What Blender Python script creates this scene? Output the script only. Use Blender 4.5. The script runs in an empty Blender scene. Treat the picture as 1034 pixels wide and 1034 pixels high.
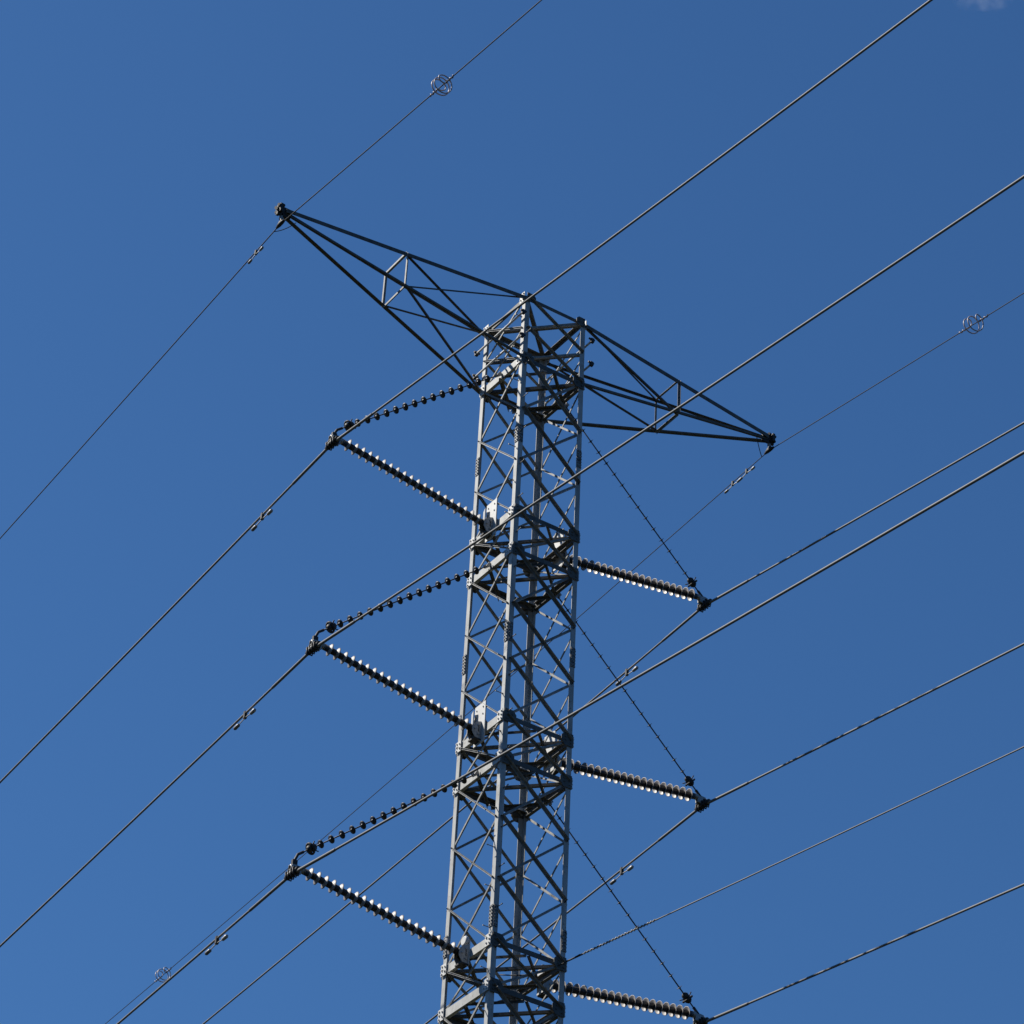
import bpy, math, random
from mathutils import Vector, Matrix, noise
V = Vector
random.seed(7)
scn = bpy.context.scene
col = scn.collection
ALB = .74                         # overall reflectance of the weathered hardware
TOP = 45.845                      # height of the tower top above the ground

# ------------------------------------------------------------------ materials
def mat(name, base, rough=.5, metal=0., var=.0, scale=6., dark=None, bump=0., streak=None, spec=.5, vary=0.):
    dark = tuple(c*ALB for c in (dark or tuple(c*(1-var) for c in base))); base = tuple(c*ALB for c in base)
    m = bpy.data.materials.new(name); m.use_nodes = True
    nt = m.node_tree; N = nt.nodes; L = nt.links
    b = N['Principled BSDF']
    b.inputs['Roughness'].default_value = rough
    b.inputs['Metallic'].default_value = metal
    b.inputs['Specular IOR Level'].default_value = spec
    tc = N.new('ShaderNodeTexCoord')
    mp = N.new('ShaderNodeMapping'); L.new(tc.outputs['Object'], mp.inputs[0])
    if streak: mp.inputs['Scale'].default_value = streak
    nz = N.new('ShaderNodeTexNoise'); nz.inputs['Scale'].default_value = scale
    nz.inputs['Detail'].default_value = 6; nz.inputs['Roughness'].default_value = .65
    L.new(mp.outputs[0], nz.inputs['Vector'])
    cr = N.new('ShaderNodeValToRGB')
    d = dark
    cr.color_ramp.elements[0].color = (*d, 1); cr.color_ramp.elements[0].position = .32
    cr.color_ramp.elements[1].color = (*base, 1); cr.color_ramp.elements[1].position = .62
    L.new(nz.outputs['Fac'], cr.inputs[0]); 
    last = cr.outputs[0]
    if vary:                                   # every piece weathers a little differently, with rusty freckles
        oi = N.new('ShaderNodeObjectInfo'); rm = N.new('ShaderNodeMapRange')
        rm.inputs[3].default_value = 1-vary; rm.inputs[4].default_value = 1+vary*.6
        L.new(oi.outputs['Random'], rm.inputs[0])
        mu = N.new('ShaderNodeMix'); mu.data_type = 'RGBA'; mu.blend_type = 'MULTIPLY'; mu.inputs['Factor'].default_value = 1
        L.new(last, mu.inputs['A']); L.new(rm.outputs[0], mu.inputs['B'])
        n2 = N.new('ShaderNodeTexNoise'); n2.inputs['Scale'].default_value = 17; n2.inputs['Detail'].default_value = 4
        L.new(tc.outputs['Object'], n2.inputs['Vector'])
        r2 = N.new('ShaderNodeMapRange'); r2.inputs[1].default_value = .62; r2.inputs[2].default_value = .74; r2.inputs[4].default_value = .7
        L.new(n2.outputs['Fac'], r2.inputs[0])
        m2 = N.new('ShaderNodeMix'); m2.data_type = 'RGBA'; L.new(r2.outputs[0], m2.inputs['Factor'])
        L.new(mu.outputs['Result'], m2.inputs['A']); m2.inputs['B'].default_value = (.16, .10, .06, 1)
        last = m2.outputs['Result']
    L.new(last, b.inputs['Base Color'])
    if bump:
        bp = N.new('ShaderNodeBump'); bp.inputs['Strength'].default_value = bump
        bp.inputs['Distance'].default_value = .01
        L.new(nz.outputs['Fac'], bp.inputs['Height']); L.new(bp.outputs[0], b.inputs['Normal'])
    return m

M = dict(
    splice=mat('dirty_bolted_steel', (.34, .33, .30), .5, .0, dark=(.016, .015, .014), scale=20),
    steel=mat('galvanised_steel', (.60, .60, .57), .55, .0, dark=(.39, .385, .355), scale=5, streak=(1, 1, .35), vary=.08, spec=.3),
    brace=mat('galvanised_brace_steel', (.38, .38, .355), .55, .0, dark=(.19, .185, .17), scale=9, vary=.22, spec=.3),
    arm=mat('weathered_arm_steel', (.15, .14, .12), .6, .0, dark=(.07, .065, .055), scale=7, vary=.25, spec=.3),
    beam=mat('weathered_shaded_beam_steel', (.17, .165, .148), .6, .0, dark=(.10, .095, .08), scale=7, vary=.25, spec=.3),
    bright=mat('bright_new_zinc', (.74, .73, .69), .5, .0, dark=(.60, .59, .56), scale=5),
    bolt=mat('bolt_steel', (.30, .29, .27), .5, .3, var=.5, scale=30),
    fitting=mat('dark_forged_fitting', (.055, .05, .045), .6, .0, var=.5, scale=25, spec=.3),
    link=mat('galvanised_fitting', (.52, .51, .48), .45, .2, var=.35, scale=25),
    shed=mat('grey_shed_rubber', (.49, .455, .42), .5, .0, dark=(.24, .21, .185), scale=13),
    core=mat('dark_core_rubber', (.05, .042, .038), .5, .0, var=.5, scale=14),
    disc=mat('dark_glazed_disc', (.045, .042, .042), .45, .0, var=.4, scale=20),
    wire=mat('stranded_aluminium', (.27, .26, .245), .6, .0, dark=(.20, .195, .185), scale=2, spec=.25),
    gwire=mat('dull_ground_wire', (.06, .058, .055), .7, .0, var=.3, scale=3, spec=.2),
    spiral=mat('pale_pink_plastic', (.66, .56, .54), .4, .0, var=.3, scale=10),
    concrete=mat('concrete', (.36, .35, .32), .9, .0, var=.3, scale=8, bump=.4),
    grass=mat('grass_ground', (.026, .030, .012), 1., .0, dark=(.016, .017, .008), scale=.8, bump=.5, spec=.1),
)

# ------------------------------------------------------------------ mesh builder
def frame(d, hint=None):
    d = V(d).normalized()
    h = V(hint) if hint else (V((0, 0, 1)) if abs(d.z) < .9 else V((1, 0, 0)))
    a = (h - d*h.dot(d)).normalized()
    return d, a, d.cross(a)

class MB:
    def __init__(s): s.v = []; s.f = []; s.smooth = []
    def poly(s, prof, p0, p1, a, b, p0s=1., p1s=1.):
        """extrude closed 2-D profile (u along a, w along b) from p0 to p1"""
        o = len(s.v); n = len(prof)
        for p, sc in ((p0, p0s), (p1, p1s)):
            for u, w in prof: s.v.append(V(p) + a*u*sc + b*w*sc)
        for i in range(n):
            j = (i+1) % n; s.f.append((o+i, o+j, o+n+j, o+n+i)); s.smooth.append(False)
        s.f.append(tuple(range(o+n-1, o-1, -1))); s.f.append(tuple(range(o+n, o+2*n))); s.smooth += [False]*2
    def box(s, c, x, y, z, sx, sy, sz):
        c = V(c); x = V(x).normalized(); y = V(y).normalized(); z = V(z).normalized()
        s.poly([(-sx/2, -sy/2), (sx/2, -sy/2), (sx/2, sy/2), (-sx/2, sy/2)], c - z*sz/2, c + z*sz/2, x, y)
    def angle(s, p0, p1, n, w, t=.009, off=0., flip=1, inward=True, w2=None):
        """L section: flat flange lies in the plane of normal n, other flange turned in (or out)"""
        p0 = V(p0); p1 = V(p1); n = V(n).normalized(); d = (p1-p0).normalized()
        n = (n - d*n.dot(d)).normalized()
        e = n.cross(d)*flip; g = -n if inward else n
        if flip in (0, 2):                       # turned flange on the lower (0) or upper (2) edge
            e = n.cross(d); e = -e if (e.z > 0) == (flip == 0) else e
        w2 = w2 or w
        prof = [(-w/2, 0), (w/2, 0), (w/2, w2), (w/2-t, w2), (w/2-t, t), (-w/2, t)]
        s.poly(prof, p0 + n*off, p1 + n*off, e, g)
    def channel(s, p0, p1, n, w, fl, t=.010, off=0., inward=True):
        p0 = V(p0); p1 = V(p1); n = V(n).normalized(); d = (p1-p0).normalized()
        e = n.cross(d); g = -n if inward else n
        prof = [(-w/2, 0), (w/2, 0), (w/2, fl), (w/2-t, fl), (w/2-t, t), (-w/2+t, t), (-w/2+t, fl), (-w/2, fl)]
        s.poly(prof, p0 + n*off, p1 + n*off, e, g)
    def tube(s, pts, r, n=8, caps=True):
        pts = [V(p) for p in pts]; o = len(s.v); k = len(pts)
        d0 = (pts[1]-pts[0]).normalized(); _, a, b = frame(d0)
        for i, p in enumerate(pts):
            d = (pts[min(i+1, k-1)] - pts[max(i-1, 0)]).normalized()
            a = (a - d*a.dot(d)).normalized(); b = d.cross(a)
            rr = r[i] if isinstance(r, (list, tuple)) else r
            for j in range(n):
                th = 2*math.pi*j/n; s.v.append(p + (a*math.cos(th) + b*math.sin(th))*rr)
        for i in range(k-1):
            for j in range(n):
                j2 = (j+1) % n
                s.f.append((o+i*n+j, o+i*n+j2, o+(i+1)*n+j2, o+(i+1)*n+j)); s.smooth.append(True)
        if caps:
            s.f.append(tuple(range(o+n-1, o-1, -1))); s.f.append(tuple(range(o+(k-1)*n, o+k*n))); s.smooth += [False]*2
    def lathe(s, prof, p0, ax, n=16, smooth=True):
        """prof: (distance along axis, radius)"""
        d, a, b = frame(ax); p0 = V(p0); o = len(s.v); k = len(prof)
        for h, r in prof:
            for j in range(n):
                th = 2*math.pi*j/n; s.v.append(p0 + d*h + (a*math.cos(th) + b*math.sin(th))*r)
        for i in range(k-1):
            for j in range(n):
                j2 = (j+1) % n
                s.f.append((o+i*n+j, o+i*n+j2, o+(i+1)*n+j2, o+(i+1)*n+j)); s.smooth.append(smooth)
        s.f.append(tuple(range(o+n-1, o-1, -1))); s.f.append(tuple(range(o+(k-1)*n, o+k*n))); s.smooth += [False]*2
    def bolt(s, p, n, r=.016, h=.018):
        s.lathe([(-.004, r), (h, r)], p, n, 6, False)
    def mesh(s, name, m, origin=(0, 0, 0)):
        me = bpy.data.meshes.new(name); o = V(origin)
        me.from_pydata([tuple(p-o) for p in s.v], [], s.f)
        me.polygons.foreach_set('use_smooth', s.smooth)
        me.materials.append(M[m]); me.update()
        return me
    def build(s, name, m, parent=None, origin=None):
        """mesh coordinates are world coordinates; the object sits at the parent's base"""
        w = wloc(parent) if parent is not None else V(origin or (0, 0, 0))
        o = bpy.data.objects.new(name, s.mesh(name, m, w)); col.objects.link(o)
        if parent is not None: o.parent = parent
        else: o.location = w
        return o

def wloc(o):
    p = V((0, 0, 0))
    while o is not None: p += o.location; o = o.parent
    return p
def tag(o, label=None, cat=None, group=None, kind=None):
    if label: o['label'] = label
    if cat: o['category'] = cat
    if group: o['group'] = group
    if kind: o['kind'] = kind
    return o
def empty(name, loc, label, cat, group=None):
    o = bpy.data.objects.new(name, None); col.objects.link(o); o.location = loc; o.empty_display_size = .3
    return tag(o, label, cat, group)
def inst(name, me, parent, world, rot=None):
    o = bpy.data.objects.new(name, me); col.objects.link(o); o.parent = parent
    o.location = V(world) - wloc(parent)
    if rot is not None: o.rotation_euler = rot
    return o

# ------------------------------------------------------------------ ground
g = MB()
NX = 40; S = 1500.
for j in range(NX+1):
    for i in range(NX+1):
        u = (i/NX*2-1); w = (j/NX*2-1)
        x = math.copysign(abs(u)**2.2, u)*S; y = math.copysign(abs(w)**2.2, w)*S
        z = -.02 + .25*noise.noise(V((x*.02, y*.02, 0)))*min(1, max(0, (math.hypot(x, y)-12)/30))
        g.v.append(V((x, y, z)))
for j in range(NX):
    for i in range(NX):
        a = j*(NX+1)+i; g.f.append((a, a+1, a+NX+2, a+NX+1)); g.smooth.append(True)
tag(g.build('ground', 'grass'), 'flat grassy field under the power line', 'ground', kind='structure')

# ------------------------------------------------------------------ tower
A = .788                                   # half width of the shaft
P, R, ARM = 1.293186, .922807, 1.611172    # panel, ring and arm depths
zs = [0, -ARM*.5, -ARM]
for k in range(3):
    for i in range(3): zs.append(zs[-1]-P)
    zs.append(zs[-1]-R)
zs = [TOP+z for z in zs]                   # level heights 0..14
KNEE = zs[14]-1.3
low = [zs[14], KNEE]
h = 1.75
while low[-1]-h > .9: low.append(low[-1]-h); h += .22
low.append(.25)
def half(z):
    w = .756 + .054*min(1, max(0, TOP-z)/15)          # very slight taper of the shaft
    return w if z >= KNEE else w + (KNEE-z)/(KNEE-.25)*1.55
def leg_pt(c, z): a = half(z); return V((c[0]*a, c[1]*a, z))
LEGS = dict(F=(-1, -1), R=(1, -1), B=(1, 1), L=(-1, 1))
FACES = [('L', 'F', (-1, 0, 0)), ('F', 'R', (0, -1, 0)), ('R', 'B', (1, 0, 0)), ('B', 'L', (0, 1, 0))]

tower = empty('transmission_tower', (0, 0, 0), 'tall galvanised lattice transmission tower with two tapering crossarms carrying all the wires', 'tower')
LW, LT = .114, .013
legobj = {}
for k, c in LEGS.items():
    mb = MB(); prof = [(0, 0), (LW, 0), (LW, LT), (LT, LT), (LT, LW), (0, LW)]
    ax = V((-c[0], 0, 0)); ay = V((0, -c[1], 0))
    mb.poly(prof, leg_pt(c, KNEE), leg_pt(c, TOP+.015), ax, ay)
    mb.poly(prof, leg_pt(c, .02), leg_pt(c, KNEE), ax, ay)
    legobj[k] = mb.build('leg', 'steel', tower)
    fb = MB(); q = leg_pt(c, .2)
    fb.lathe([(-.3, .45), (.38, .42), (.42, .38)], (q.x-c[0]*.05, q.y-c[1]*.05, -.05), (0, 0, 1), 24)
    fb.build('footing', 'concrete', tower)
    # bolted splice plates on the leg
    for lv, t in ((3, .5), (7, .52), (12, .62)):
        z = zs[lv] + (zs[lv+1]-zs[lv])*t
        sp = MB()
        for n, e in ((V((c[0], 0, 0)), V((0, -c[1], 0))), (V((0, c[1], 0)), V((-c[0], 0, 0)))):
            o = leg_pt(c, z) + e*LW*.52 + n*.006
            sp.box(o, e, n, (0, 0, 1), LW*.86, .012, .44)
            for r in range(6):
                for q in (-.028, .028): sp.bolt(o + e*q + V((0, 0, -.18+.072*r)) + n*.006, n, .013, .016)
        sp.build('splice_plate', 'splice', legobj[k])

# step bolts climb the near leg, alternating between its two flanges
sb = MB(); sb.tube([(0, 0, 0), (-.155, 0, 0), (-.158, 0, .0)], .0085, 6); sb.lathe([(0, .015), (.015, .015)], (-.165, 0, 0), (1, 0, 0), 6, False)
sb.lathe([(0, .017), (.014, .017)], (-.018, 0, 0), (1, 0, 0), 6, False)
sbm = sb.mesh('step_bolt', 'bolt')
for i in range(40):
    z = TOP-.55-.42*i
    if i % 2 == 0: inst('step_bolt', sbm, legobj['F'], (-A, -A+.075, z))
    else: inst('step_bolt', sbm, legobj['F'], (-A+.075, -A, z), (0, 0, math.pi/2))

def cross(za, zb, fa, fb_, n, w, mb):
    ca, cb = LEGS[fa], LEGS[fb_]; n = V(n)
    ia = (V((cb[0]-ca[0], cb[1]-ca[1], 0))).normalized()
    i1 = .06
    a0, a1 = leg_pt(ca, za)+ia*i1, leg_pt(ca, zb)+ia*i1
    b0, b1 = leg_pt(cb, za)-ia*i1, leg_pt(cb, zb)-ia*i1
    if n[0]:
        mb.angle(a0, b1, n, w*.62, .007, off=.008, flip=2, inward=False, w2=w*.55)
        mb.angle(b0, a1, n, w*.68, .007, off=-LT-.001, flip=0, inward=True, w2=w*.45)
    else:
        mb.angle(a0, b1, n, w*.66, .007, off=.008, flip=2, inward=False, w2=w*1.05)
        mb.angle(b0, a1, n, w*.60, .007, off=-LT-.001, flip=0, inward=True, w2=w*1.15)
    for p in (a0, b0, a1, b1): mb.bolt(p + n*.004, n, .013, .026)
    mid = (a0+b1)/2; mb.bolt(mid + n*.012, n, .012, .016)

ring_pairs = {(5, 6), (9, 10), (13, 14)}
for i in range(14):
    for fa, fb_, n in FACES:
        mb = MB(); w = .060 if (i, i+1) not in ring_pairs else .055
        if i < 2: w = .052
        if n[1]: w *= 1.18
        cross(zs[i], zs[i+1], fa, fb_, n, w, mb)
        mb.build('cross_brace', 'brace', tower)
mb = MB()
for i in range(len(low)-1):
    for fa, fb_, n in FACES: cross(low[i], low[i+1], fa, fb_, n, .07, mb)
tag(mb.build('bracing', 'brace', tower), kind='stuff')

# horizontal members round the shaft
def horiz(z, heavy, levname):
    for fa, fb_, n in FACES:
        ca, cb = LEGS[fa], LEGS[fb_]; p0, p1 = leg_pt(ca, z), leg_pt(cb, z)
        d = (p1-p0).normalized(); mb = MB(); n = V(n)
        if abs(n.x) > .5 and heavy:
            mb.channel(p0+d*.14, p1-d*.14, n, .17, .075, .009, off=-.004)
            m = 'steel' if n.x < 0 else 'beam'  # right-hand channel takes the darker steel, its shade put into the colour
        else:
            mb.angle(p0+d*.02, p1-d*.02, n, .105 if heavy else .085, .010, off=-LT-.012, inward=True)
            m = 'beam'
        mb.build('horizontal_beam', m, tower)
def plan(z, w=.055, diamond=True):
    mids = [V((-A, 0, z-.05)), V((0, -A, z-.05)), V((A, 0, z-.05)), V((0, A, z-.05))]
    if diamond:
        for i in range(4):
            p0, p1 = mids[i], mids[(i+1) % 4]; d = (p1-p0).normalized()
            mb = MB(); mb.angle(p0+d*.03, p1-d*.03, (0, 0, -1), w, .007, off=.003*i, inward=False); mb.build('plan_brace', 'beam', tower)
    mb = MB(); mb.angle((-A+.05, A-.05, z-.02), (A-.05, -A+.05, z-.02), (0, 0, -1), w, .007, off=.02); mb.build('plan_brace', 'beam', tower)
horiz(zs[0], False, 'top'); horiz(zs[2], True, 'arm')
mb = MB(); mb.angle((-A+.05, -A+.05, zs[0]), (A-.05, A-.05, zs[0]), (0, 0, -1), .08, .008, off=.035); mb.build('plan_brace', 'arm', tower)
plan(zs[0], .075, False); plan(zs[1], .055, False); plan(zs[2], .075)
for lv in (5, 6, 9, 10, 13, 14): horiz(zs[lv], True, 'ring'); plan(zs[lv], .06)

# gusset plates where beams meet the legs
for lv in (0, 2, 5, 6, 9, 10, 13, 14):
    for k, c in LEGS.items():
        z = zs[lv]
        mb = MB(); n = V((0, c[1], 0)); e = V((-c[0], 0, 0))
        ctr = leg_pt(c, z) + e*.13 + n*.022
        s_ = .23 if lv not in (0,) else .18
        mb.poly([(-s_/2-.01, -s_*.62), (s_*.30, -s_*.62), (s_*.62, -s_*.2), (s_*.62, s_*.25), (s_*.3, s_*.6), (-s_/2-.01, s_*.6)], ctr-n*.006, ctr+n*.006, e, V((0, 0, 1)))
        for q in ((-.07, -.08), (-.07, .0), (-.07, .08), (.05, -.03), (.05, .04)): mb.bolt(ctr + e*q[0] + V((0, 0, q[1])) + n*.006, n)
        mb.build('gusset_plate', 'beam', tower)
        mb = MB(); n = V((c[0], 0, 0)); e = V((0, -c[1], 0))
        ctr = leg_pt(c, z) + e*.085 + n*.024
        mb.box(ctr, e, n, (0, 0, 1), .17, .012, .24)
        for q in ((-.05, -.08), (-.05, .0), (-.05, .08), (.045, -.05), (.045, .05)): mb.bolt(ctr + e*q[0] + V((0, 0, q[1])) + n*.006, n, .017, .022)
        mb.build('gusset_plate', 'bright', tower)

# crossarms (the second is the first turned by half a circle)
XT, ZT = 6.1617, TOP-.03
def rz(p, s): return V((p[0]*s, p[1]*s, p[2]))
for s in (1, -1):
    f = lambda p: rz(p, s)
    tip = V((-XT, 0, ZT))
    ft, lt, fl, ll = (leg_pt((-1, q), z) for q, z in ((-1, zs[0]-.03), (1, zs[0]-.03), (-1, zs[2]), (1, zs[2])))
    tz = (.06, .035, -.028, -.07) if s == 1 else (.035, .06, -.07, -.028)
    ty = (-.03, .008, -.008, .03) if s == 1 else (-.008, .03, -.03, .008)
    tips = {i: tip+V((.05, ty[i], tz[i])) for i in range(4)}
    roots = [ft, lt, fl, ll]
    mb = MB()
    cw = (.092, .054, .046, .088) if s == 1 else (.048, .092, .090, .050)
    for i, r in enumerate(roots):
        n = (0, -s, 0) if i in (0, 2) else (0, s, 0)
        q = tips[i]
        # flat flange on the top / bottom of the arm, the other flange on its side
        mb.angle(f(r), f(q), V((0, 0, 1 if i < 2 else -1)), cw[i], .012, off=.004*i, flip=(1 if (i in (0, 3)) else -1)*1, inward=True)
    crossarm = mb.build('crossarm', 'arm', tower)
    mb = MB()
    mb.box(f(tip+V((.02, 0, 0))), (1, 0, 0), (0, 1, 0), (0, 0, 1), .30, .05, .24)
    mb.box(f(tip+V((-.08, 0, .03))), (1, 0, 0), (0, 1, 0), (0, 0, 1), .06, .20, .20)
    for q in ((-.14, .07, .1), (-.14, -.07, .1), (-.15, .0, .02), (-.13, .06, -.05), (-.05, -.08, .13), (0, .05, .13), (-.1, 0, .15)):
        mb.lathe([(-.03, .035), (.03, .035)], f(tip+V(q)*.85), (1, .3, .2), 8)
    mb.build('end_plate', 'fitting', crossarm)
    m0, m1, m2, m3 = [(roots[i]*.5 + tips[i]*.5) for i in range(4)]
    w = .05
    for p0, p1, n in ((m0, m1, (0, 0, 1)), (m1, m3, (0, 1, 0)), (m3, m2, (0, 0, -1)), (m2, m0, (0, -1, 0))):
        b = MB(); b.angle(f(p0), f(p1), rz(n, s), w, .006, off=.016, inward=False); b.build('strut', 'brace', crossarm)
    for p0, p1, n, w in ((m0, lt, (0, 0, 1), .040), (m2, ft, (0, -1, 0), .036), (m2, ll, (0, 0, -1), .042), (m3, lt, (0, 1, 0), .046)):
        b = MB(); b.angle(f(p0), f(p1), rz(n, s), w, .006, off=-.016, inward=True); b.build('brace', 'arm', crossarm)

# mounting bars with clamps at the head of the shaft
for s in (1, -1):
    for z in (TOP-.50, TOP-1.12):
        b = MB(); b.tube([rz((-A-.05, -A-.02, z), s), rz((-A-.05, A+.14, z), s)], .024, 10)
        bar = b.build('mounting_bar', 'bright', tower)
        for y in (-A-.03, A+.12):
            c = MB(); c.box(rz((-A-.05, y, z), s), (1, 0, 0), (0, 1, 0), (0, 0, 1), .07, .06, .10)
            c.tube([rz((-A-.11, y, z+.03), s), rz((-A+.03, y, z+.03), s)], .022, 8)
            c.build('bar_clamp', 'fitting', bar)

# ------------------------------------------------------------------ insulators
XL, XR, ZC = 4.542278, 4.478916, 1.375898
shed = MB()
shed.lathe([(.016, .050), (.010, .070), (-.012, .114), (-.021, .129), (-.026, .128), (-.025, .120), (-.001, .074), (.006, .050)], (0, 0, 0), (0, 0, 1), 20)
shedm = shed.mesh('shed', 'shed')
dsc = MB()
dsc.lathe([(.030, .015), (.022, .024), (.008, .028), (.004, .050), (-.002, .081), (-.006, .082), (-.007, .075), (-.004, .030), (-.02, .022), (-.03, .015)], (0, 0, 0), (0, 0, 1), 16)
discm = dsc.mesh('disc', 'disc')
pos = ['topmost', 'middle', 'lowest']
attach = {}
for s in (1, -1):
    side = 'left' if s == 1 else 'right'
    X = XL if s == 1 else XR
    look = 'with pale sheds on its dark core' if s == 1 else 'with its sheds seen from the tower end'
    for k in range(3):
        zru, zrl = zs[5+4*k], zs[6+4*k]
        zc = zrl + ZC; f = lambda p: rz(p, s)
        # -- mounting plate (part of the tower)
        b = MB()
        if k < 2:
            b.box(f((-A-.032, -.02, zru+.15)), (1, 0, 0), (0, 1, 0), (0, 0, 1), .022, .36, .90)
            b.box(f((-A-.085, .165, zru+.17)), (1, -.35, 0), (.35, 1, 0), (0, 0, 1), .022, .15, .62)
            for q in (-.12, .1):
                for zz in (.5, .34): b.bolt(f((-A-.042, q, zru+zz)), f((-1, 0, 0)))
        else:
            b.box(f((-A-.032, 0, zru+.02)), (1, 0, 0), (0, 1, 0), (0, 0, 1), .022, .20, .52)
            b.lathe([(0, .10), (.05, .10), (.07, .08)], f((-A-.045, 0, zru+.27)), f((-1, 0, 0)), 20)
        b.build('mounting_plate', 'bright', tower)
        # -- post insulator
        p0 = V((-A-.16, 0, zru)); p1 = V((-X+.09, 0, zc+.05)); ax = (p1-p0).normalized(); Lp = (p1-p0).length
        post = empty('post_insulator', f(p0), f'{pos[k]} {side} post insulator, long and ribbed, {look}', 'insulator', 'ribbed post insulators bracing the conductors')
        b = MB(); b.lathe([(.05, .065), (Lp-.12, .062)], f(p0), rz(ax, s), 16); b.build('core', 'core', post)
        ns = 20; rot = rz(ax, s).to_track_quat('Z', 'Y').to_euler()
        for i in range(ns):
            inst('shed', shedm, post, f(p0 + ax*(.22 + (Lp-.46)*i/(ns-1))), rot)
        b = MB()
        for y in (-.085, .085):
            sp = MB(); cc_ = f((-A-.045, y, zru-.03)); e_ = V((-s, 0, 0))
            sp.poly([(0, -.24), (.12, -.20), (.20, -.07), (.20, .07), (.09, .17), (0, .20)], cc_-V((0, .009, 0)), cc_+V((0, .009, 0)), e_, V((0, 0, 1)))
            for q in ((.14, 0), (.06, .1), (.06, -.1)): sp.lathe([(-.03, .022), (.03, .022)], cc_+e_*q[0]+V((0, 0, q[1])), (0, 1, 0), 8)
            sp.build('bracket', 'link', post)
        b.box(f((-A-.10, 0, zru+.0)), (1, 0, 0), (0, 1, 0), (0, 0, 1), .13, .15, .16)
        b.box(f((-A-.12, 0, zru-.24)), (1, 0, 0), (0, 1, 0), (0, 0, 1), .17, .20, .035)
        b.lathe([(0, .075), (.14, .070), (.16, .055)], f(p0-ax*.03), rz(ax, s), 16)
        for zz in (-.15, -.05, .05, .15): b.bolt(f((-A-.10, -.076, zru-.0+zz*.4)), f((0, -1, 0)), .018, .02)
        b.build('base', 'fitting', post)
        b = MB(); e0 = p1-ax*.15
        b.lathe([(0, .062), (.10, .062), (.12, .045), (.16, .04)], f(e0), rz(ax, s), 14)
        b.box(f(p1+V((-.02, 0, -.01))), (1, 0, 0), (0, 1, 0), (0, 0, 1), .14, .030, .11)
        b.build('end_fitting', 'link', post)
        # -- suspension string above the post
        za = zs[2] if k == 0 else zs[6+4*(k-1)]
        q0 = V((-A-.04, 0, za-.03)); q1 = V((-X+.06, 0, zc+((.25, .29, .31)[k] if s == 1 else .08))); ax = (q1-q0).normalized(); Ls = (q1-q0).length
        st = empty('insulator_string', f(q0), f'{pos[k]} {side} string of small dark discs slanting up from its conductor clamp', 'insulator', 'slanting disc strings holding up the conductors')
        b = MB(); b.tube([f(q0), f(q1)], .013, 8); b.build('rod', 'core', st)
        rot = rz(ax, s).to_track_quat('Z', 'Y').to_euler()
        for i in range(15):
            dd = inst('disc', discm, st, f(q0 + ax*(Ls*(.075 + .80*i/14))), rot)
            if s < 0: dd.scale = (.78, .78, .9)
        b = MB(); c0 = q0 + ax*Ls*.925
        _, u, w = frame(ax)
        b.tube([f(c0 + (u*math.cos(t)+w*math.sin(t))*.10 + ax*.02) for t in [2*math.pi*i/16 for i in range(17)]], .022, 6)
        b.lathe([(-.12, .03), (-.08, .07), (.06, .07), (.10, .03)], f(c0), rz(ax, s), 12)
        for t in (.5, 2.2, 3.7, 5.3):
            e = u*math.cos(t)+w*math.sin(t); b.tube([f(c0+e*.03), f(c0+e*.14-ax*.05)], .012, 6)
        b.build('arcing_ring', 'fitting', st)
        b = MB()
        b.box(f(q0+V((-.01, 0, .0))), ax, (0, 1, 0), ax.cross(V((0, 1, 0))), .20, .03, .07)
        b.tube([f(q0+V((0, -.05, .06))), f(q0+V((-.05, -.03, -.04))), f(q0+V((-.05, .03, -.04))), f(q0+V((0, .05, .06)))], .014, 6)
        b.build('shackle', 'link', st)
        b = MB()                                     # clamp hanging at the meeting point
        cl = V((-X, 0, zc-.10))
        b.tube([f(cl+V((0, -.22, .015))), f(cl+V((0, -.12, .0))), f(cl+V((0, .12, .0))), f(cl+V((0, .22, .005)))], [.045, .062, .062, .045], 10)
        for y in (-.13, -.05, .04, .12):
            b.tube([f(cl+V((-.075, y, .04))), f(cl+V((-.05, y, -.075))), f(cl+V((.05, y, -.075))), f(cl+V((.075, y, .04)))], .014, 6)
            b.box(f(cl+V((0, y, .055))), (1, 0, 0), (0, 1, 0), (0, 0, 1), .15, .035, .03)
        b.tube([f(cl+V((.0, 0, .12))), f((cl+q1)/2+V((-.02, 0, .05))), f(q1+ax*-.02), f(q1-ax*.16)], .028, 8)
        b.box(f((cl+q1)/2+V((-.01, 0, .0))), (1, 0, 0), (0, 1, 0), (0, 0, 1), .10, .06, .16)
        b.build('suspension_clamp', 'fitting', st)
        b = MB()
        b.poly([(-.10, -.09), (.13, -.05), (.13, .05), (.02, .11), (-.06, .10)], f(cl+V((.02, -.045, .07))), f(cl+V((.02, -.022, .07))), V((s, 0, 0)), V((0, 0, 1)))
        b.poly([(-.10, -.09), (.13, -.05), (.13, .05), (.02, .11), (-.06, .10)], f(cl+V((.02, .022, .07))), f(cl+V((.02, .045, .07))), V((s, 0, 0)), V((0, 0, 1)))
        b.tube([f(cl+V((.0, 0, .10))), f(p1+V((.05, 0, 0)))], .024, 6)
        b.tube([f(cl+V((-.04, -.08, .03))), f(cl+V((-.06, -.03, .15))), f(cl+V((-.06, .03, .15))), f(cl+V((-.04, .08, .03)))], .017, 6)
        b.build('yoke_plate', 'link', st)
        attach[(s, k)] = f(cl)

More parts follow.
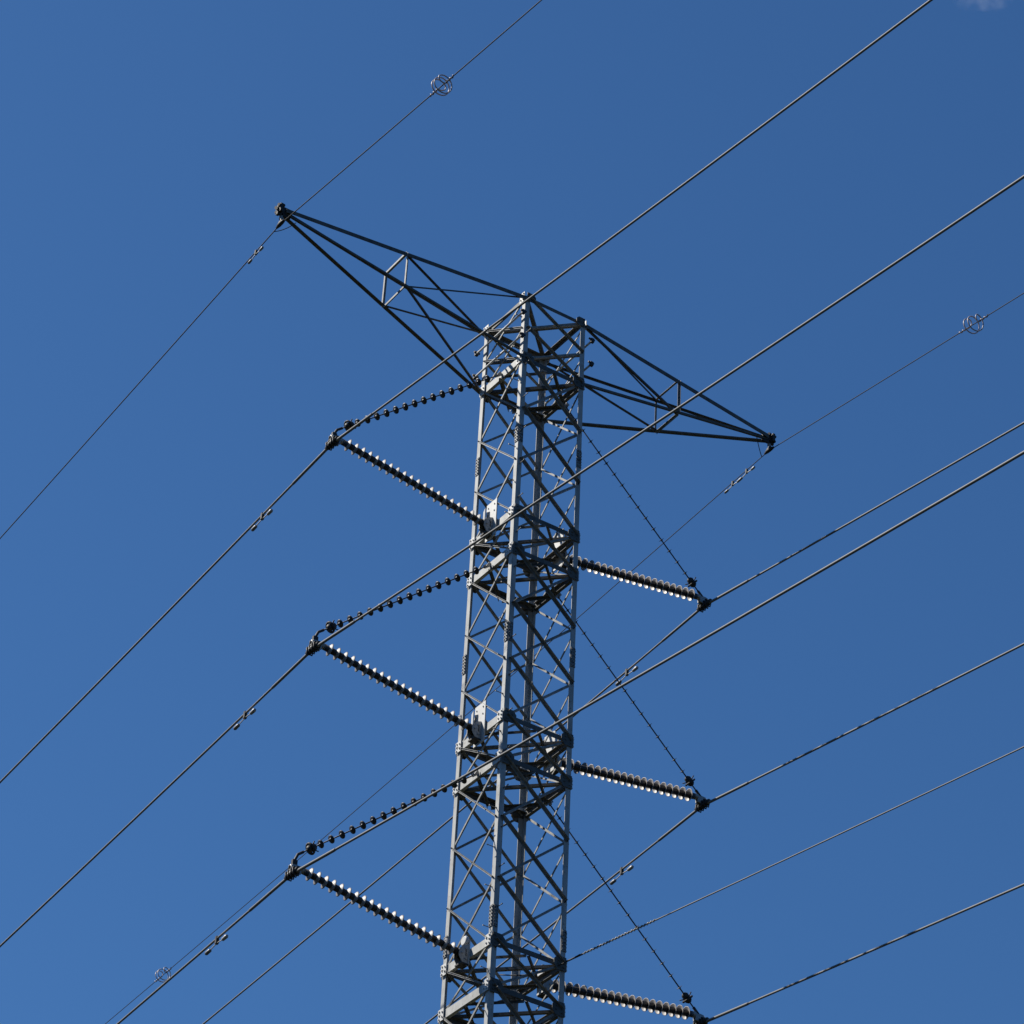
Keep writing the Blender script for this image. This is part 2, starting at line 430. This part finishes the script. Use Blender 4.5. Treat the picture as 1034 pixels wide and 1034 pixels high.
# ------------------------------------------------------------------ wires
CURV = .0004
def zat(zc, y, sn, sf):                    # hanging curve; y>0 runs away from the viewer
    return zc - (sf*y if y > 0 else -sn*y) + CURV*y*y
def stretch(y0, y1, n):
    return [y0 + (y1-y0)*i/n for i in range(n+1)]
WIRES = []
def wire(name, x, zc, r, sn, sf, label, group, near=150, far=150, m='wire', armor=None):
    ys = [-near + (near-30)*i/24 for i in range(24)] + stretch(-30, 40, 140) + [40 + (far-40)*(i+1)/24 for i in range(24)]
    # soften the bend where the wire passes through its clamp
    def z(y): return zat(zc, y, sn, sf) + .012*math.exp(-abs(y)/.25)*0
    b = MB(); b.tube([(x, y, z(y)) for y in ys], r, 10)
    o = b.build(name, m, None, (x, 0, zc)); tag(o, label, 'wire', group)
    if armor:
        a = MB(); n = 40; L = armor
        a.tube([(x, y, z(y)) for y in stretch(-L, L, n)], [r*1.05]+[r*1.32]*(n-1)+[r*1.05], 10)
        a.build('armor_rods', m, o)
    WIRES.append(lambda y: V((x, y, z(y)))); return o, (lambda y: V((x, y, zat(zc, y, sn, sf))))
GC = 'power conductors strung through the clamps'
slopes = {(1, 0): (.1355, .078), (1, 1): (.1305, .076), (1, 2): (.1265, .064), (-1, 0): (.1345, .0715), (-1, 1): (.1295, .0795), (-1, 2): (.1225, .075)}
curves = {}
desc = {(1, 0): 'thick conductor crossing in front of the tower head, held by the topmost left insulators',
        (1, 1): 'thick conductor crossing the tower shaft just below the crossarms, held by the middle left insulators',
        (1, 2): 'thick conductor crossing low over the tower shaft, held by the lowest left insulators',
        (-1, 0): 'conductor held by the topmost right insulators, passing behind the shaft to the lower left',
        (-1, 1): 'conductor held by the middle right insulators, passing behind the bottom of the shaft',
        (-1, 2): 'conductor held by the lowest right insulators at the bottom edge'}
for (s, k), p in attach.items():
    sn, sf = slopes[(s, k)]
    _, curves[(s, k)] = wire('conductor', p.x, p.z, .0225 if s == 1 else .0215, sn, sf, desc[(s, k)], GC, armor=1.5)
_, curves['S1'] = wire('ground_wire', -XT-.02, TOP-.36, .0115, .131, .078, 'thin ground wire hanging from the tip of the left crossarm', 'thin ground wires at the crossarm tips', m='gwire')
_, curves['S2'] = wire('ground_wire', XT+.02, TOP-.33, .0095, .132, .073, 'thin ground wire hanging from the tip of the right crossarm and passing behind the shaft', 'thin ground wires at the crossarm tips', m='gwire')

# clamps of the ground wires
for s, key in ((1, 'S1'), (-1, 'S2')):
    p = curves[key](0)
    cl = empty('ground_wire_clamp', p, 'small clamp with a looped bonding lead under the tip of the %s crossarm' % ('left' if s == 1 else 'right'), 'clamp', 'clamps holding the ground wires')
    b = MB(); b.tube([p+V((0, -.16, -.01)), p+V((0, -.06, .01)), p+V((0, .06, .01)), p+V((0, .16, .0))], [.022, .045, .045, .022], 8)
    b.box(p+V((0, 0, .05)), (1, 0, 0), (0, 1, 0), (0, 0, 1), .05, .11, .06); b.build('saddle', 'fitting', cl)
    b = MB(); b.box(p+V((0, 0, .16)), (1, 0, 0), (0, 1, 0), (0, 0, 1), .022, .05, .22)
    b.tube([p+V((-.03, 0, .26)), p+V((-.04, 0, .10)), p+V((.04, 0, .10)), p+V((.03, 0, .26))], .013, 6); b.build('link', 'link', cl)
    b = MB(); q = p + V((s*.34, 0, .21)); e = curves[key](.26)
    pts = [e + (q-e)*t + V((0, 0, -.05*math.sin(math.pi*t)**.8 if 0 < t < 1 else 0)) for t in [i/14 for i in range(15)]]
    b.tube(pts, .009, 6); b.build('bonding_lead', 'gwire', cl)

# vibration dampers
def damper(key, y, label, small=False):
    c = curves[key]; p = c(y); d = (c(y+.2)-c(y-.2)).normalized(); k = .75 if small else 1.
    up = V((0, 0, 1))
    o = empty('vibration_damper', p, label, 'damper', 'dumbbell dampers clipped under the wires')
    b = MB(); b.box(p-up*.035*k, d, d.cross(up), up, .055*k, .06*k, .15*k); b.bolt(p+V((.03*k, 0, -.04*k)), (1, 0, 0)); b.build('clip', 'fitting', o)
    b = MB(); pts = [p - up*(.10*k + .03*abs(t)) + d*t*.27*k for t in (-1, -.6, -.2, .2, .6, 1)]
    b.tube(pts, .010, 6); b.build('messenger_cable', 'link', o)
    for sg in (-1, 1):
        b = MB(); e = p - up*(.13*k) + d*sg*.30*k
        b.lathe([(-.09*k, .020*k), (-.07*k, .034*k), (.06*k, .037*k), (.085*k, .024*k)], e, d*sg, 12); b.build('weight', 'bolt' if sg > 0 else 'link', o)
damper((1, 0), 2.62, 'damper hanging from the upper left conductor, highest of the three left of the shaft')
damper((1, 1), 2.45, 'damper hanging from the middle left conductor, second of the three left of the shaft')
damper((1, 2), 2.62, 'damper hanging from the lowest left conductor beside the pale spiral marker')
damper((-1, 0), 2.72, 'damper hanging from the conductor below the topmost right insulators')
damper((-1, 1), 2.72, 'damper hanging from the conductor below the middle right insulators')
damper('S1', .95, 'small damper on the thin ground wire just below the left crossarm tip', True)
damper('S2', .80, 'upper small damper on the ground wire just below the right crossarm tip', True)
damper('S2', 1.30, 'lower small damper on the ground wire just below the right crossarm tip', True)

# spiral bird diverters
def diverter(key, y, label, r=.19, turns=2.7, ln=.24):
    c = curves[key]; p = c(y); d = (c(y+.2)-c(y-.2)).normalized(); _, u, w = frame(d)
    pts = []; n = 150; T = turns+6
    for i in range(n+1):
        t = i/n*2-1                                # -1..1
        grip = abs(t) > .62
        core = max(0, min(1, (.62-abs(t))/.10))
        rr = .016 + (r-.016)*(core*core*(3-2*core))
        x = t/.62*ln/2 if not grip else math.copysign(ln/2 + (abs(t)-.62)/.38*.30, t)
        th = 2*math.pi*(turns/2*(t/.62) if not grip else math.copysign(turns/2 + (abs(t)-.62)/.38*3, t))
        pts.append(p + d*x + (u*math.cos(th)+w*math.sin(th))*rr)
    b = MB(); b.tube(pts, .0125, 8)
    o = b.build('bird_diverter', 'spiral', None, tuple(p)); tag(o, label, 'wire marker', 'pale spiral bird markers on the ground wires')
diverter('S1', -5.97, 'pale spiral bird marker on the ground wire above the left crossarm', .178)
diverter('S2', -6.68, 'pale spiral bird marker on the ground wire far to the right of the tower', .175, 2.4, .30)
diverter('S2', 26.4, 'pale spiral bird marker low at the left beside the lowest left conductor', .175, 2.4, .30)

# fibre cable dead-ended on the shaft
pF = V((A+.02, -A-.05, TOP-15.02))
ys = stretch(-130, -1.9, 60) + stretch(-1.85, -.75, 12)
fz = lambda y: pF.z - .130*abs(y+.80) + CURV*(y+.8)**2
b = MB(); b.tube([(pF.x, y, fz(y)) for y in ys], .0125, 8)
cable = b.build('fibre_cable', 'wire', None, tuple(pF)); tag(cable, 'thin cable with spiral dead-end grip ending on the right leg above the lowest right insulators', 'wire')
b = MB(); n = 160
b.tube([(pF.x + .020*math.cos(i*.9), y, fz(y)+.020*math.sin(i*.9)) for i, y in enumerate(stretch(-3.6, -1.4, n))], .008, 5)
b.build('dead_end_grip', 'link', cable)
b = MB(); b.tube([(pF.x, -1.35, fz(-1.35)), (pF.x, -.80, pF.z)], .017, 8); b.box((pF.x, -.74, pF.z), (1, 0, 0), (0, 1, 0), (0, 0, 1), .035, .10, .07); b.build('clevis', 'fitting', cable)
b = MB(); pts = []
for i in range(21):
    t = i/20; pts.append(V((pF.x - .02 - .60*t, -1.3 + 1.7*t, fz(-1.3) + .10*t - .16*math.sin(math.pi*t))))
b.tube(pts, .0125, 8); b.build('cable_tail', 'gwire', cable)

# ------------------------------------------------------------------ camera
C = V((-29.095257, -45.146941, 1.70)); yaw, pit, rol = 1.0035748084957923, 0.6325336132568925, 0.052020004839969665
fw = V((math.cos(pit)*math.cos(yaw), math.cos(pit)*math.sin(yaw), math.sin(pit)))
r0 = V((math.sin(yaw), -math.cos(yaw), 0)); u0 = r0.cross(fw)
r = r0*math.cos(rol) + u0*math.sin(rol); u = -r0*math.sin(rol) + u0*math.cos(rol)
cam = bpy.data.cameras.new('camera'); co = bpy.data.objects.new('camera', cam); col.objects.link(co)
mt = Matrix((r, u, -fw)).transposed().to_4x4(); mt.translation = C; co.matrix_world = mt
cam.sensor_width = 36; cam.lens = 3351.35/1034*36; cam.clip_start = .5; cam.clip_end = 12000
scn.camera = co

# wisp of cloud at the upper right
d = (fw + r*(478/3351.35) + u*(533/3351.35)).normalized()
cc = C + d*3000
mb = MB(); n1, n2 = 24, 12
for j in range(n2+1):
    for i in range(n1):
        th = math.pi*j/n2; ph = 2*math.pi*i/n1
        q = V((math.sin(th)*math.cos(ph)*40, math.sin(th)*math.sin(ph)*30, math.cos(th)*24))
        q *= 1 + .25*noise.noise(q*.05)
        mb.v.append(cc + r*q.x + fw*q.y + u*q.z)
for j in range(n2):
    for i in range(n1):
        i2 = (i+1) % n1; mb.f.append((j*n1+i, (j+1)*n1+i, (j+1)*n1+i2, j*n1+i2)); mb.smooth.append(True)
cm = bpy.data.materials.new('cloud_vapour'); cm.use_nodes = True; nt = cm.node_tree
for n in list(nt.nodes): nt.nodes.remove(n)
out = nt.nodes.new('ShaderNodeOutputMaterial'); pv = nt.nodes.new('ShaderNodeVolumePrincipled')
tc = nt.nodes.new('ShaderNodeTexCoord'); nz = nt.nodes.new('ShaderNodeTexNoise'); nz.inputs['Scale'].default_value = .10; nz.inputs['Detail'].default_value = 5
nt.links.new(tc.outputs['Object'], nz.inputs['Vector'])
ln = nt.nodes.new('ShaderNodeVectorMath'); ln.operation = 'LENGTH'; nt.links.new(tc.outputs['Object'], ln.inputs[0])
fo = nt.nodes.new('ShaderNodeMapRange'); fo.inputs[1].default_value = 34; fo.inputs[2].default_value = 6; nt.links.new(ln.outputs['Value'], fo.inputs[0])
mr = nt.nodes.new('ShaderNodeMapRange'); mr.inputs[1].default_value = .42; mr.inputs[2].default_value = .66; mr.inputs[3].default_value = 0; mr.inputs[4].default_value = .008
nt.links.new(nz.outputs['Fac'], mr.inputs[0])
mu = nt.nodes.new('ShaderNodeMath'); mu.operation = 'MULTIPLY'; nt.links.new(mr.outputs[0], mu.inputs[0]); nt.links.new(fo.outputs[0], mu.inputs[1])
nt.links.new(mu.outputs[0], pv.inputs['Density']); pv.inputs['Color'].default_value = (1, 1, 1, 1); pv.inputs['Anisotropy'].default_value = .3
nt.links.new(pv.outputs[0], out.inputs['Volume'])
M['cloud'] = cm
tag(mb.build('cloud', 'cloud', None, tuple(cc)), 'faint white wisp of cloud in the top right corner', 'cloud', kind='stuff')

# ------------------------------------------------------------------ light
STR, TINT, CAP = .050, (.57, 1.055, 1.53), (.045, .130, .32)      # deep-blue tint; horizon glare capped artificially to cut fill on shaded steel
EL, SX, SY = 48., -.74, .67               # sun: high, behind and to the left of the tower
az = math.atan2(SY, SX); el = math.radians(EL)
sd = V((math.cos(el)*math.cos(az), math.cos(el)*math.sin(az), math.sin(el)))
sun = bpy.data.lights.new('sun', 'SUN'); sun.energy = 5.0; sun.angle = math.radians(.53); sun.color = (1, .955, .88)
so = bpy.data.objects.new('sun', sun); col.objects.link(so); so.rotation_euler = sd.to_track_quat('Z', 'Y').to_euler(); so.location = (0, 0, 90)
w = bpy.data.worlds.new('World'); scn.world = w; w.use_nodes = True
nt = w.node_tree; bg = nt.nodes['Background']; sk = nt.nodes.new('ShaderNodeTexSky')
sk.sky_type = 'NISHITA'; sk.sun_disc = False; sk.sun_elevation = el; sk.sun_rotation = math.atan2(sd.x, sd.y)
sk.altitude = 300; sk.air_density = 1.0; sk.dust_density = .6; sk.ozone_density = 1.6
mx = nt.nodes.new('ShaderNodeMix'); mx.data_type = 'RGBA'; mx.blend_type = 'MULTIPLY'; mx.inputs['Factor'].default_value = 1
mx.inputs['B'].default_value = (*TINT, 1); nt.links.new(sk.outputs[0], mx.inputs['A'])
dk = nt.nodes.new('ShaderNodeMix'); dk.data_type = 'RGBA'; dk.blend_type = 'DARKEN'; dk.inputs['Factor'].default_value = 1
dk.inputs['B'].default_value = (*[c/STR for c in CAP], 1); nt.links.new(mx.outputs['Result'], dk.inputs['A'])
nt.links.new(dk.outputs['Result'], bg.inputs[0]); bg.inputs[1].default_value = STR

scn.render.engine = 'CYCLES'
scn.render.resolution_x = scn.render.resolution_y = 1024
vs = scn.view_settings; vs.view_transform = 'Standard'; vs.look = 'None'; vs.exposure = .454; vs.gamma = 1
